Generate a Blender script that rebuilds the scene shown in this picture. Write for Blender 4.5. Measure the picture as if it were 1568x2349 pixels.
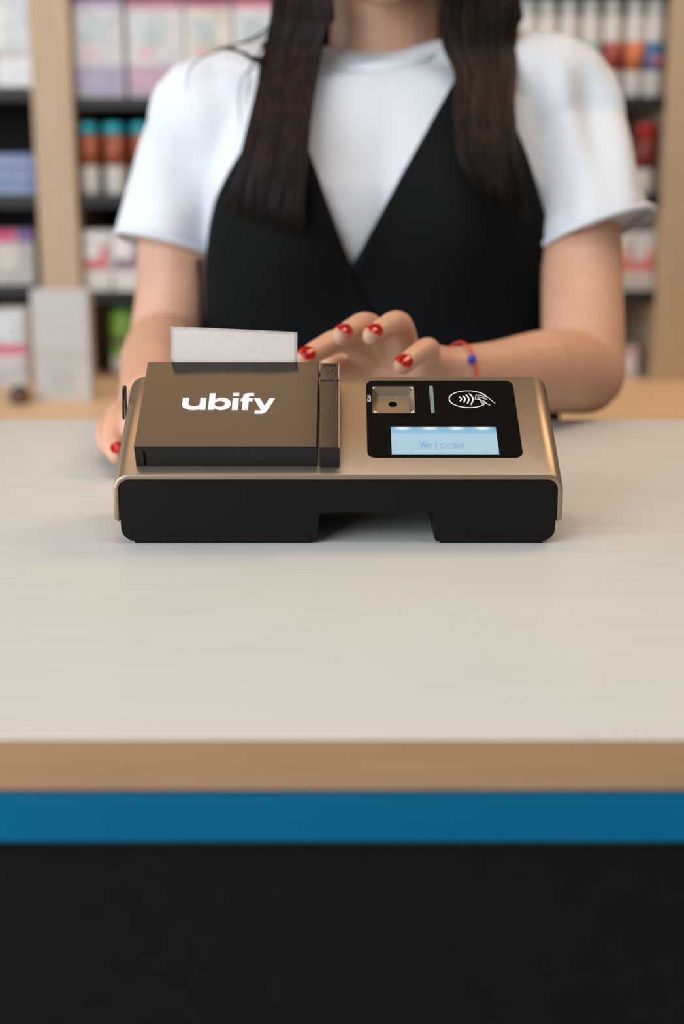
import bpy, bmesh, math, random
import numpy as np
from mathutils import Vector, Matrix
from mathutils.geometry import tessellate_polygon

# ------------------------------------------------------------------ scene, camera, light
for o in list(bpy.data.objects):
    bpy.data.objects.remove(o)
SC = bpy.context.scene
COL = SC.collection
random.seed(7)
RNG = np.random.default_rng(11)

ZC = 1.0                       # height of the counter top
CAM_H = 0.2134                 # camera above the counter top
PITCH = math.radians(14)
FPX = 50 / 36 * 2349           # focal length in pixels of the 1568 x 2349 frame

cam_data = bpy.data.cameras.new('camera')
cam_data.sensor_fit = 'VERTICAL'
cam_data.sensor_height = 36
cam_data.sensor_width = 24
cam_data.lens = 50
cam_data.clip_start = 0.02
cam_data.dof.use_dof = True
cam_data.dof.focus_distance = 0.825
cam_data.dof.aperture_fstop = 4.0
cam = bpy.data.objects.new('camera', cam_data)
cam.location = (0, 0, ZC + CAM_H)
cam.rotation_euler = (math.radians(90) - PITCH, 0, 0)
COL.objects.link(cam)
SC.camera = cam

world = bpy.data.worlds.new('shop_ambient')
SC.world = world
world.use_nodes = True
wb = world.node_tree.nodes['Background']
wb.inputs[0].default_value = (1.0, 0.90, 0.80, 1)
wb.inputs[1].default_value = 0.24


def area_light(name, loc, target, sx, sy, power, color):
    d = bpy.data.lights.new(name, 'AREA')
    d.shape = 'RECTANGLE'
    d.size, d.size_y = sx, sy
    d.energy = power
    d.color = color
    o = bpy.data.objects.new(name, d)
    o.location = loc
    o.rotation_euler = (Vector(target) - Vector(loc)).to_track_quat('-Z', 'Y').to_euler()
    COL.objects.link(o)
    return o


# daylight from the shop window, in front of the counter on the customers' side
area_light('window_daylight', (-1.75, -0.90, 1.80), (0.05, 1.15, 1.05), 2.4, 1.8, 88, (0.89, 0.95, 1.0))
# a second window further along the same side of the shop
area_light('window_daylight_two', (-2.85, 1.45, 1.75), (0.0, 1.3, 1.2), 1.6, 1.5, 24, (0.88, 0.95, 1.0))
# warm ceiling lamps over the staff side
area_light('ceiling_lamp_light', (-0.57, 1.55, 2.72), (-0.57, 1.55, 0), 1.1, 1.0, 8.8, (1.0, 0.62, 0.34))
area_light('ceiling_lamp_light_two', (1.25, 1.75, 2.72), (1.25, 1.75, 0), 0.9, 0.9, 22, (1.0, 0.66, 0.38))
# neutral ceiling lamp above the counter
area_light('ceiling_lamp_light_three', (0.25, 0.55, 2.75), (0.25, 0.75, 0), 1.5, 0.7, 10.5, (1.0, 0.98, 0.95))

vs = SC.view_settings
vs.view_transform = 'Standard'
vs.look = 'None'
vs.exposure = 0.18
vs.gamma = 1.0
vs.use_curve_mapping = False

# ------------------------------------------------------------------ helpers
_c, _s = math.cos(PITCH), math.sin(PITCH)


def at(px, py, Y):
    """world point that lies at distance Y and shows at a place of the frame"""
    u, v = (px - 784) / FPX, (py - 1174.5) / FPX
    r = (u, _c - v * _s, -_s - v * _c)
    t = Y / r[1]
    return Vector((r[0] * t, Y, ZC + CAM_H + r[2] * t))


def lin(c):
    return tuple(((x / 255) / 12.92 if x <= 10 else (((x / 255) + 0.055) / 1.055) ** 2.4) for x in c)


MATS = {}


def mat(name, rgb, rough=0.5, metal=0.0, spec=0.5, vary=0.06, scale=60.0, bump=0.0, coat=0.0, sheen=0.0,
        stretch=(1, 1, 1), sss=0.0, aniso=0.0):
    """principled material whose colour is carried by a procedural noise"""
    m = bpy.data.materials.new(name)
    m.use_nodes = True
    nt = m.node_tree
    b = nt.nodes['Principled BSDF']
    b.inputs['Roughness'].default_value = rough
    b.inputs['Metallic'].default_value = metal
    b.inputs['Specular IOR Level'].default_value = spec
    b.inputs['Coat Weight'].default_value = coat
    b.inputs['Sheen Weight'].default_value = sheen
    if sss:
        b.inputs['Subsurface Weight'].default_value = sss
        b.inputs['Subsurface Radius'].default_value = (0.010, 0.004, 0.002)
        b.inputs['Subsurface Scale'].default_value = 0.6
    tc = nt.nodes.new('ShaderNodeTexCoord')
    mp = nt.nodes.new('ShaderNodeMapping')
    mp.inputs['Scale'].default_value = stretch
    nz = nt.nodes.new('ShaderNodeTexNoise')
    nz.inputs['Scale'].default_value = scale
    nz.inputs['Detail'].default_value = 4
    rp = nt.nodes.new('ShaderNodeValToRGB')
    c = lin(rgb)
    rp.color_ramp.elements[0].position = 0.3
    rp.color_ramp.elements[1].position = 0.7
    rp.color_ramp.elements[0].color = (*[x * (1 - vary) for x in c], 1)
    rp.color_ramp.elements[1].color = (*[min(1, x * (1 + vary)) for x in c], 1)
    nt.links.new(tc.outputs['Object'], mp.inputs[0])
    nt.links.new(mp.outputs[0], nz.inputs['Vector'])
    nt.links.new(nz.outputs['Fac'], rp.inputs[0])
    nt.links.new(rp.outputs[0], b.inputs['Base Color'])
    if bump:
        bp = nt.nodes.new('ShaderNodeBump')
        bp.inputs['Strength'].default_value = bump
        bp.inputs['Distance'].default_value = 0.001
        nt.links.new(nz.outputs['Fac'], bp.inputs['Height'])
        nt.links.new(bp.outputs[0], b.inputs['Normal'])
    MATS[name] = m
    return m


def set_props(o, label=None, cat=None, group=None, kind=None):
    if label:
        o['label'] = label
    if cat:
        o['category'] = cat
    if group:
        o['group'] = group
    if kind:
        o['kind'] = kind
    return o


def link(name, me, m, parent=None, smooth=False):
    if isinstance(me, bmesh.types.BMesh):
        bm = me
        bmesh.ops.recalc_face_normals(bm, faces=bm.faces)
        me = bpy.data.meshes.new(name)
        bm.to_mesh(me)
        bm.free()
    if m is not None:
        me.materials.clear()
        me.materials.append(MATS[m] if isinstance(m, str) else m)
    me.polygons.foreach_set('use_smooth', [smooth] * len(me.polygons))
    o = bpy.data.objects.new(name, me)
    COL.objects.link(o)
    if parent is not None:
        o.parent = parent
        o.matrix_parent_inverse = parent.matrix_basis.inverted()
    return o


def empty(name, loc):
    o = bpy.data.objects.new(name, None)
    o.empty_display_size = 0.05
    o.location = loc
    COL.objects.link(o)
    return o


def box(bm, x0, x1, y0, y1, z0, z1, f=None):
    f = f or (lambda x, y, z: (x, y, z))
    v = [bm.verts.new(f(x, y, z)) for z in (z0, z1) for y in (y0, y1) for x in (x0, x1)]
    for q in ((0, 1, 3, 2), (4, 6, 7, 5), (0, 4, 5, 1), (2, 3, 7, 6), (0, 2, 6, 4), (1, 5, 7, 3)):
        bm.faces.new([v[i] for i in q])
    return bm


def bevel(bm, w, seg=2, angle=40):
    bmesh.ops.recalc_face_normals(bm, faces=bm.faces)
    es = [e for e in bm.edges if len(e.link_faces) == 2 and e.calc_face_angle(0) > math.radians(angle)]
    bmesh.ops.bevel(bm, geom=es, offset=w, segments=seg, affect='EDGES', profile=0.5, clamp_overlap=True)
    return bm


def bxo(name, m, parent, x0, x1, y0, y1, z0, z1, bw=0.0, f=None, seg=2):
    bm = bmesh.new()
    box(bm, x0, x1, y0, y1, z0, z1, f)
    if bw:
        bevel(bm, bw, seg)
    return link(name, bm, m, parent)


def rrect(x0, x1, y0, y1, r, n=6):
    r = r if isinstance(r, (list, tuple)) else [r] * 4
    pts = []
    for (cx, cy, a0, rr) in ((x1 - r[0], y1 - r[0], 0, r[0]), (x0 + r[1], y1 - r[1], 90, r[1]),
                             (x0 + r[2], y0 + r[2], 180, r[2]), (x1 - r[3], y0 + r[3], 270, r[3])):
        for k in range(n + 1):
            a = math.radians(a0 + 90 * k / n)
            pts.append((cx + rr * math.cos(a), cy + rr * math.sin(a)))
    return pts


def plate(bm, outline, holes, f, h0, h1):
    """solid plate from a 2-D outline with holes; f(u, v, h) maps to space"""
    loops = [list(outline)] + [list(h) for h in holes]
    flat = [p for l in loops for p in l]
    tris = tessellate_polygon([[Vector((p[0], p[1], 0)) for p in l] for l in loops])
    lo = [bm.verts.new(f(p[0], p[1], h0)) for p in flat]
    hi = [bm.verts.new(f(p[0], p[1], h1)) for p in flat]
    for t in tris:
        try:
            bm.faces.new([hi[i] for i in t])
            bm.faces.new([lo[i] for i in reversed(t)])
        except ValueError:
            pass
    k = 0
    for l in loops:
        n = len(l)
        for i in range(n):
            a, b = k + i, k + (i + 1) % n
            try:
                bm.faces.new((lo[a], lo[b], hi[b], hi[a]))
            except ValueError:
                pass
        k += n
    return bm


def stroke(bm, pts, w, f, h0, h1, closed=False, caps=True):
    """flat printed line of width w along 2-D points"""
    pts = [Vector(p) for p in pts]
    n = len(pts)
    L, R = [], []
    for i, p in enumerate(pts):
        a = pts[(i - 1) % n] if (closed or i > 0) else p
        b = pts[(i + 1) % n] if (closed or i < n - 1) else p
        d = (b - a).normalized()
        nrm = Vector((-d.y, d.x)) * w / 2
        L.append(p + nrm)
        R.append(p - nrm)
    m = n if closed else n - 1
    for i in range(m):
        j = (i + 1) % n
        plate(bm, [L[i], R[i], R[j], L[j]], [], f, h0, h1)
    if caps and not closed:
        for p in (pts[0], pts[-1]):
            plate(bm, [(p.x + w / 2 * math.cos(a), p.y + w / 2 * math.sin(a)) for a in
                       [math.tau * k / 10 for k in range(10)]], [], f, h0, h1)
    return bm


def loft(bm, rings, cap=True, closed=True):
    V = [[bm.verts.new(p) for p in r] for r in rings]
    n = len(V[0])
    for a, b in zip(V[:-1], V[1:]):
        for i in range(n if closed else n - 1):
            j = (i + 1) % n
            bm.faces.new((a[i], a[j], b[j], b[i]))
    if cap:
        bm.faces.new(list(reversed(V[0])))
        bm.faces.new(V[-1])
    return bm


def catmull(pts, k=6):
    P = [np.array(p, float) for p in pts]
    out = []
    for i in range(len(P) - 1):
        p0 = P[i - 1] if i else 2 * P[0] - P[1]
        p1, p2 = P[i], P[i + 1]
        p3 = P[i + 2] if i + 2 < len(P) else 2 * P[-1] - P[-2]
        for j in range(k):
            t = j / k
            out.append(0.5 * (2 * p1 + (p2 - p0) * t + (2 * p0 - 5 * p1 + 4 * p2 - p3) * t * t
                              + (3 * p1 - p0 - 3 * p2 + p3) * t ** 3))
    out.append(P[-1])
    return out


def tube(bm, pts, rad, n=12, round_caps=True, smooth_k=0, flat=1.0, side=None):
    """tapered tube along points; rounded ends; flat squashes it across `side`"""
    if smooth_k:
        q = catmull([(*p, r) for p, r in zip(pts, rad)], smooth_k)
        pts = [Vector(v[:3]) for v in q]
        rad = [float(v[3]) for v in q]
    pts = [Vector(p) for p in pts]
    P, Rr = [], []
    d0 = (pts[1] - pts[0]).normalized()
    d1 = (pts[-1] - pts[-2]).normalized()
    if round_caps:
        for a in (80, 55, 28):
            P.append(pts[0] - d0 * rad[0] * math.sin(math.radians(a)))
            Rr.append(rad[0] * math.cos(math.radians(a)))
    P += pts
    Rr += list(rad)
    if round_caps:
        for a in (28, 55, 80):
            P.append(pts[-1] + d1 * rad[-1] * math.sin(math.radians(a)))
            Rr.append(rad[-1] * math.cos(math.radians(a)))
    ref = Vector(side) if side is not None else (Vector((0, 0, 1)) if abs(d0.z) < 0.9 else Vector((1, 0, 0)))
    rings = []
    for i, p in enumerate(P):
        d = (P[min(i + 1, len(P) - 1)] - P[max(i - 1, 0)]).normalized()
        a = (ref - d * ref.dot(d))
        a = a.normalized() if a.length > 1e-6 else d.orthogonal().normalized()
        b = d.cross(a)
        rings.append([p + a * Rr[i] * flat * math.cos(t) + b * Rr[i] * math.sin(t)
                      for t in [math.tau * k / n for k in range(n)]])
    return loft(bm, rings)


def ellipsoid(bm, c, r, nu=20, nv=12, rot=None):
    rings = []
    for i in range(1, nv):
        th = math.pi * i / nv
        ring = []
        for k in range(nu):
            p = Vector((r[0] * math.sin(th) * math.cos(math.tau * k / nu),
                        r[1] * math.sin(th) * math.sin(math.tau * k / nu), -r[2] * math.cos(th)))
            if rot:
                p = rot @ p
            ring.append(Vector(c) + p)
        rings.append(ring)
    return loft(bm, rings)


def remeshed(bm, voxel, smooth_iter=4, factor=0.5):
    """fuse overlapping closed shapes into one continuous surface"""
    me = bpy.data.meshes.new('tmp')
    bmesh.ops.recalc_face_normals(bm, faces=bm.faces)
    bm.to_mesh(me)
    bm.free()
    o = bpy.data.objects.new('tmp', me)
    COL.objects.link(o)
    md = o.modifiers.new('r', 'REMESH')
    md.mode = 'VOXEL'
    md.voxel_size = voxel
    if smooth_iter:
        sm = o.modifiers.new('s', 'SMOOTH')
        sm.factor = factor
        sm.iterations = smooth_iter
    dg = bpy.context.evaluated_depsgraph_get()
    out = bpy.data.meshes.new_from_object(o.evaluated_get(dg))
    bpy.data.objects.remove(o)
    bpy.data.meshes.remove(me)
    return out


def boolean_cut(me, cutter_bm):
    a = bpy.data.objects.new('tmp_a', me)
    bmesh.ops.recalc_face_normals(cutter_bm, faces=cutter_bm.faces)
    cm = bpy.data.meshes.new('tmp_c')
    cutter_bm.to_mesh(cm)
    cutter_bm.free()
    b = bpy.data.objects.new('tmp_b', cm)
    COL.objects.link(a)
    COL.objects.link(b)
    md = a.modifiers.new('b', 'BOOLEAN')
    md.operation = 'DIFFERENCE'
    md.object = b
    md.solver = 'EXACT'
    dg = bpy.context.evaluated_depsgraph_get()
    out = bpy.data.meshes.new_from_object(a.evaluated_get(dg))
    bpy.data.objects.remove(a)
    bpy.data.objects.remove(b)
    return out


# ------------------------------------------------------------------ materials
def wood(name, light, dark, rough, grain=(3, 160, 160), contrast=1.0, spec=0.4, bump=0.05):
    m = bpy.data.materials.new(name)
    m.use_nodes = True
    nt = m.node_tree
    b = nt.nodes['Principled BSDF']
    b.inputs['Roughness'].default_value = rough
    b.inputs['Specular IOR Level'].default_value = spec
    tc = nt.nodes.new('ShaderNodeTexCoord')
    mp = nt.nodes.new('ShaderNodeMapping')
    mp.inputs['Scale'].default_value = grain
    n1 = nt.nodes.new('ShaderNodeTexNoise')
    n1.inputs['Scale'].default_value = 1.0
    n1.inputs['Detail'].default_value = 5
    n1.inputs['Roughness'].default_value = 0.65
    mp2 = nt.nodes.new('ShaderNodeMapping')
    mp2.inputs['Scale'].default_value = tuple(g * 4.5 for g in grain)
    n2 = nt.nodes.new('ShaderNodeTexNoise')
    n2.inputs['Scale'].default_value = 1.0
    n2.inputs['Detail'].default_value = 3
    add = nt.nodes.new('ShaderNodeMath')
    add.operation = 'ADD'
    hlf = nt.nodes.new('ShaderNodeMath')
    hlf.operation = 'MULTIPLY'
    hlf.inputs[1].default_value = 0.5
    rp = nt.nodes.new('ShaderNodeValToRGB')
    rp.color_ramp.elements[0].position = 0.5 - 0.14 / contrast
    rp.color_ramp.elements[1].position = 0.5 + 0.14 / contrast
    rp.color_ramp.elements[0].color = (*lin(dark), 1)
    rp.color_ramp.elements[1].color = (*lin(light), 1)
    nt.links.new(tc.outputs['Object'], mp.inputs[0])
    nt.links.new(tc.outputs['Object'], mp2.inputs[0])
    nt.links.new(mp.outputs[0], n1.inputs['Vector'])
    nt.links.new(mp2.outputs[0], n2.inputs['Vector'])
    nt.links.new(n1.outputs['Fac'], add.inputs[0])
    nt.links.new(n2.outputs['Fac'], add.inputs[1])
    nt.links.new(add.outputs[0], hlf.inputs[0])
    nt.links.new(hlf.outputs[0], rp.inputs[0])
    nt.links.new(rp.outputs[0], b.inputs['Base Color'])
    bp = nt.nodes.new('ShaderNodeBump')
    bp.inputs['Strength'].default_value = bump
    bp.inputs['Distance'].default_value = 0.0006
    nt.links.new(hlf.outputs[0], bp.inputs['Height'])
    nt.links.new(bp.outputs[0], b.inputs['Normal'])
    MATS[name] = m


wood('counter_laminate', (197, 200, 199), (185, 186, 184), 0.42, grain=(2.2, 260, 260), spec=0.4)
wood('edge_wood', (166, 130, 96), (150, 116, 82), 0.5, grain=(4, 90, 200))
wood('shelf_wood', (178, 157, 132), (168, 146, 120), 0.5, grain=(60, 60, 4))
wood('bench_wood', (216, 190, 156), (206, 178, 144), 0.5, grain=(4, 90, 90))
mat('blue_paint', (0, 90, 124), 0.6, vary=0.05, scale=8, spec=0.1)
mat('counter_black', (17, 17, 16), 0.8, vary=0.08, scale=90, spec=0.08)
mat('floor_tile', (150, 145, 138), 0.5, vary=0.08, scale=6)
mat('wall_paint', (196, 186, 172), 0.8, vary=0.03, scale=4)
mat('ceiling_paint', (120, 105, 90), 0.9, vary=0.03, scale=4)
mat('shelf_black', (34, 34, 35), 0.5, vary=0.1, scale=30, spec=0.3)
mat('shelf_back', (22, 21, 20), 0.7, vary=0.1, scale=30, spec=0.2)
mat('shell_bronze', (146, 130, 112), 0.36, metal=0.8, vary=0.14, scale=3200, bump=0.03)
mat('lid_brown', (22, 20, 18), 0.11, spec=0.5, vary=0.10, scale=1600, bump=0.03)
mat('device_black', (20, 19, 18), 0.45, vary=0.08, scale=900, spec=0.35, bump=0.04)
mat('device_black_front', (14, 12, 9), 0.55, vary=0.06, scale=1500, spec=0.12, bump=0.04)
mat('rubber', (14, 14, 14), 0.8, vary=0.05, spec=0.2)
mat('glass_black', (9, 9, 9), 0.09, vary=0.05, spec=0.35)
mat('print_white', (210, 212, 222), 0.5, vary=0.02, scale=300)
mat('print_light', (226, 230, 232), 0.5, vary=0.02, scale=300)
mat('led_teal', (96, 118, 118), 0.4, vary=0.04, scale=300)
mat('steel_dark', (70, 74, 76), 0.25, metal=0.9, vary=0.05)
mat('paper', (232, 228, 226), 0.85, vary=0.02, scale=260, bump=0.15, spec=0.2)
mat('skin', (188, 145, 121), 0.48, vary=0.05, scale=35, bump=0.05, sss=0.12, spec=0.4)
mat('shirt_white', (196, 202, 210), 0.9, vary=0.015, scale=500, bump=0.15, spec=0.15, sheen=0.1)
mat('vest_black', (9, 13, 15), 0.85, vary=0.08, scale=700, bump=0.2, spec=0.12)
mat('trouser_black', (20, 20, 22), 0.8, vary=0.08, scale=500)
mat('shoe_black', (16, 15, 15), 0.4, vary=0.08, scale=100)
mat('nail_red', (196, 18, 20), 0.12, vary=0.03, scale=200, coat=0.6)
mat('thread_red', (200, 60, 44), 0.7, vary=0.08, scale=900)
mat('bead_blue', (40, 56, 190), 0.3, vary=0.05)
mat('lip', (188, 92, 84), 0.4, vary=0.04)
mat('eye_white', (232, 228, 224), 0.2, vary=0.02)
mat('eye_dark', (40, 26, 18), 0.1, vary=0.05)


def hair_material():
    m = bpy.data.materials.new('hair_dark')
    m.use_nodes = True
    nt = m.node_tree
    b = nt.nodes['Principled BSDF']
    b.inputs['Roughness'].default_value = 0.5
    b.inputs['Specular IOR Level'].default_value = 0.16
    tc = nt.nodes.new('ShaderNodeTexCoord')
    mp = nt.nodes.new('ShaderNodeMapping')
    mp.inputs['Scale'].default_value = (160, 160, 6)
    nz = nt.nodes.new('ShaderNodeTexNoise')
    nz.inputs['Scale'].default_value = 1
    nz.inputs['Detail'].default_value = 4
    rp = nt.nodes.new('ShaderNodeValToRGB')
    rp.color_ramp.elements[0].position = 0.35
    rp.color_ramp.elements[1].position = 0.72
    rp.color_ramp.elements[0].color = (*lin((9, 7, 6)), 1)
    rp.color_ramp.elements[1].color = (*lin((38, 23, 16)), 1)
    nt.links.new(tc.outputs['Object'], mp.inputs[0])
    nt.links.new(mp.outputs[0], nz.inputs['Vector'])
    nt.links.new(nz.outputs['Fac'], rp.inputs[0])
    nt.links.new(rp.outputs[0], b.inputs['Base Color'])
    MATS['hair_dark'] = m


hair_material()


def window_film():
    m = bpy.data.materials.new('scanner_glass')
    m.use_nodes = True
    nt = m.node_tree
    out = nt.nodes['Material Output']
    nt.nodes.remove(nt.nodes['Principled BSDF'])
    tr = nt.nodes.new('ShaderNodeBsdfTransparent')
    gl = nt.nodes.new('ShaderNodeBsdfGlossy')
    gl.inputs['Roughness'].default_value = 0.05
    nz = nt.nodes.new('ShaderNodeTexNoise')
    nz.inputs['Scale'].default_value = 400
    rp = nt.nodes.new('ShaderNodeValToRGB')
    rp.color_ramp.elements[0].color = (0.95, 0.96, 0.96, 1)
    rp.color_ramp.elements[1].color = (0.99, 0.99, 0.99, 1)
    nt.links.new(nz.outputs['Fac'], rp.inputs[0])
    nt.links.new(rp.outputs[0], tr.inputs[0])
    mx = nt.nodes.new('ShaderNodeMixShader')
    mx.inputs[0].default_value = 0.035
    nt.links.new(tr.outputs[0], mx.inputs[1])
    nt.links.new(gl.outputs[0], mx.inputs[2])
    nt.links.new(mx.outputs[0], out.inputs[0])
    MATS['scanner_glass'] = m


window_film()


def screen_material(name, rgb, strength, spots=None):
    """backlit display; spots = x places of the backlight lamps along the upper edge"""
    m = bpy.data.materials.new(name)
    m.use_nodes = True
    nt = m.node_tree
    b = nt.nodes['Principled BSDF']
    b.inputs['Base Color'].default_value = (0.02, 0.02, 0.02, 1)
    b.inputs['Roughness'].default_value = 0.15
    b.inputs['Specular IOR Level'].default_value = 0.3
    b.inputs['Emission Strength'].default_value = strength
    tc = nt.nodes.new('ShaderNodeTexCoord')
    nz = nt.nodes.new('ShaderNodeTexNoise')
    nz.inputs['Scale'].default_value = 120
    rp = nt.nodes.new('ShaderNodeValToRGB')
    c = lin(rgb)
    rp.color_ramp.elements[0].color = (*[x * 0.96 for x in c], 1)
    rp.color_ramp.elements[1].color = (*[x * 1.04 for x in c], 1)
    nt.links.new(tc.outputs['Object'], nz.inputs['Vector'])
    nt.links.new(nz.outputs['Fac'], rp.inputs[0])
    last = rp.outputs[0]
    if spots:
        for sx, sy, sz in spots:
            vd = nt.nodes.new('ShaderNodeVectorMath')
            vd.operation = 'SUBTRACT'
            vd.inputs[1].default_value = (sx, sy, sz)
            nt.links.new(tc.outputs['Object'], vd.inputs[0])
            sc_ = nt.nodes.new('ShaderNodeVectorMath')
            sc_.operation = 'MULTIPLY'
            sc_.inputs[1].default_value = (1 / 0.0070, 1 / 0.0042, 1 / 0.0042)
            nt.links.new(vd.outputs[0], sc_.inputs[0])
            ln = nt.nodes.new('ShaderNodeVectorMath')
            ln.operation = 'LENGTH'
            nt.links.new(sc_.outputs[0], ln.inputs[0])
            mr = nt.nodes.new('ShaderNodeMapRange')
            mr.interpolation_type = 'SMOOTHERSTEP'
            mr.inputs['From Min'].default_value = 0
            mr.inputs['From Max'].default_value = 1
            mr.inputs['To Min'].default_value = 1
            mr.inputs['To Max'].default_value = 0
            nt.links.new(ln.outputs['Value'], mr.inputs['Value'])
            mx = nt.nodes.new('ShaderNodeMix')
            mx.data_type = 'RGBA'
            mx.inputs['B'].default_value = (*lin((236, 248, 252)), 1)
            nt.links.new(mr.outputs[0], mx.inputs['Factor'])
            nt.links.new(last, mx.inputs['A'])
            last = mx.outputs['Result']
    nt.links.new(last, b.inputs['Emission Color'])
    MATS[name] = m


# ------------------------------------------------------------------ room
FLOOR_Z = 0.0
set_props(bxo('floor', 'floor_tile', None, -3, 3, -2.0, 3.0, -0.06, 0.0),
          'grey tiled shop floor under the counter', 'floor', kind='structure')
set_props(bxo('wall_back', 'wall_paint', None, -3, 3, 2.95, 3.05, 0.0, 2.85),
          'plain beige wall behind the shelving', 'wall', kind='structure')
set_props(bxo('ceiling', 'ceiling_paint', None, -3, 3, 0.4, 3.05, 2.85, 2.93),
          'warm brown ceiling over the staff side', 'ceiling', kind='structure')

# ------------------------------------------------------------------ counter
Y_FRONT, Y_BACK = 0.502, 1.1775
ct = bxo('countertop', 'counter_laminate', None, -1.5, 1.5, Y_FRONT, Y_BACK, ZC - 0.021, ZC, 0.0006, seg=1)
set_props(ct, 'pale oak laminate countertop carrying the terminal', 'countertop')
bxo('edge_band', 'edge_wood', ct, -1.5, 1.5, Y_FRONT - 0.0010, Y_FRONT + 0.0002, ZC - 0.0209, ZC - 0.0006)
bxo('edge_band', 'edge_wood', ct, -1.5, 1.5, Y_BACK - 0.0002, Y_BACK + 0.0010, ZC - 0.0209, ZC - 0.0006)
cb = empty('counter_base', (0, 0.8, 0))
set_props(cb, 'black counter base with a blue strip under the worktop', 'counter')
bxo('front_panel', 'counter_black', cb, -1.5, 1.5, Y_FRONT + 0.002, Y_FRONT + 0.022, 0.0, ZC - 0.0412)
bxo('blue_strip', 'blue_paint', cb, -1.5, 1.5, Y_FRONT - 0.0045, Y_FRONT + 0.020, ZC - 0.0411, ZC - 0.0218, 0.0008)
bxo('side_panel', 'counter_black', cb, -1.5, -1.48, Y_FRONT + 0.023, Y_BACK - 0.10, 0.0, ZC - 0.0212)
bxo('side_panel', 'counter_black', cb, 1.48, 1.5, Y_FRONT + 0.023, Y_BACK - 0.10, 0.0, ZC - 0.0212)

# ------------------------------------------------------------------ payment terminal
Y0, Z0 = 0.78154, ZC + 0.0404
YB, ZB = 0.86085, ZC + 0.08378
SL = math.atan2(ZB - Z0, YB - Y0)
CA, SA = math.cos(SL), math.sin(SL)


def S(x, w, n):
    """millimetres on the sloping top: x across, w up the slope, n off the surface"""
    return (x / 1000, Y0 + (w * CA - n * SA) / 1000, Z0 + (w * SA + n * CA) / 1000)


term = empty('payment_terminal', (-0.0022, 0.82, ZC))
set_props(term, 'bronze and black payment terminal with printer lid and lit display on the counter', 'terminal')
X0, X1 = -129.0, 124.6
T = 2.9


def shell_section(y, ztop, off):
    """U-shaped section; off = distance inward from the outer skin"""
    x0, x1 = X0 + off, X1 - off
    zt = ztop - off
    R = 9.0 - off
    zb = 12.6
    pts = [(x0, zb)]
    for k in range(9):
        a = math.radians(180 - 90 * k / 8)
        pts.append((x0 + R + R * math.cos(a), zt - R + R * math.sin(a)))
    for k in range(9):
        a = math.radians(90 - 90 * k / 8)
        pts.append((x1 - R + R * math.cos(a), zt - R + R * math.sin(a)))
    pts.append((x1, zb))
    return [Vector((p[0] / 1000, y, ZC + p[1] / 1000)) for p in pts]


bm = bmesh.new()
rings = []
ztf, ztb = (Z0 - ZC) * 1000, (ZB - ZC) * 1000
for y, zt in ((Y0 - 0.0006, ztf - 0.2), (YB, ztb)):
    o_, i_ = shell_section(y, zt, 0), shell_section(y, zt, T)
    o_[0].z += 0.0018
    o_[-1].z += 0.0018
    rings.append(o_ + list(reversed(i_)))
loft(bm, rings)
bevel(bm, 0.0006, 2, 50)
bmesh.ops.recalc_face_normals(bm, faces=bm.faces)
me = bpy.data.meshes.new('shell')
bm.to_mesh(me)
bm.free()
cut = bmesh.new()
box(cut, 18.0, 43.3, 54.4, 80.7, -8, 4, S)
me = boolean_cut(me, cut)
shell = link('shell', me, 'shell_bronze', term)
try:
    shell.data.set_sharp_from_angle(angle=math.radians(35))
    shell.data.polygons.foreach_set('use_smooth', [True] * len(shell.data.polygons))
except Exception:
    pass

# black front panel with the cable tunnel
fx0, fx1 = X0 + T + 0.1, X1 - T - 0.1


def arc(cx, cy, r, a0, a1, n=8):
    return [(cx + r * math.cos(math.radians(a0 + (a1 - a0) * k / n)), cy + r * math.sin(math.radians(a0 + (a1 - a0) * k / n)))
            for k in range(n + 1)]


tx0, tx1, tz = -13.4, 52.6, 18.4
B0 = 1.4
outl = (arc(fx0 + 6.1, 37.3 - 6.1, 6.1, 180, 90) + arc(fx1 - 6.1, 37.3 - 6.1, 6.1, 90, 0)
        + arc(fx1 - 8.6, B0 + 8.0, 8.0, 0, -90) + arc(tx1 + 1.6, B0 + 1.2, 1.2, 270, 180, 4)
        + arc(tx1 - 3.6, tz - 3.6, 3.6, 0, 90, 5) + arc(tx0 + 3.6, tz - 3.6, 3.6, 90, 180, 5)
        + arc(tx0 - 1.6, B0 + 1.2, 1.2, 0, -90, 4) + arc(fx0 + 8.6, B0 + 8.0, 8.0, 270, 180))
fmap = lambda u, v, hh: (u / 1000, Y0 + hh / 1000, ZC + v / 1000)
bm = bmesh.new()
plate(bm, outl, [], fmap, 0.1, 5.0)
link('front_panel', bm, 'device_black_front', term)

# housing behind it, open where the cables run
bm = bmesh.new()


def hous(x0, x1, z0):
    pts = [(Y0 + 0.0051, z0), (YB - 0.002, z0), (YB - 0.002, ztb - 13), (Y0 + 0.0051, ztf - 5)]
    loft(bm, [[Vector((x / 1000, p[0], ZC + p[1] / 1000)) for p in pts] for x in (x0, x1)])


hous(fx0 + 9, tx0 - 0.2, 1.6)
hous(tx1 + 0.2, fx1 - 9, 1.6)
hous(tx0 - 0.1, tx1 + 0.1, 18.8)
box(bm, (tx0 - 0.1) / 1000, (tx1 + 0.1) / 1000, YB - 0.012, YB - 0.002, ZC + 0.0016, ZC + 0.0187)
link('housing', bm, 'device_black', term)
for x0, x1 in ((-118, -18), (56, 114)):
    for y0, y1 in ((Y0 + 0.0015, Y0 + 0.014), (YB - 0.018, YB - 0.006)):
        bxo('foot', 'rubber', term, x0 / 1000, x1 / 1000, y0, y1, ZC, ZC + 0.0017)

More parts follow.
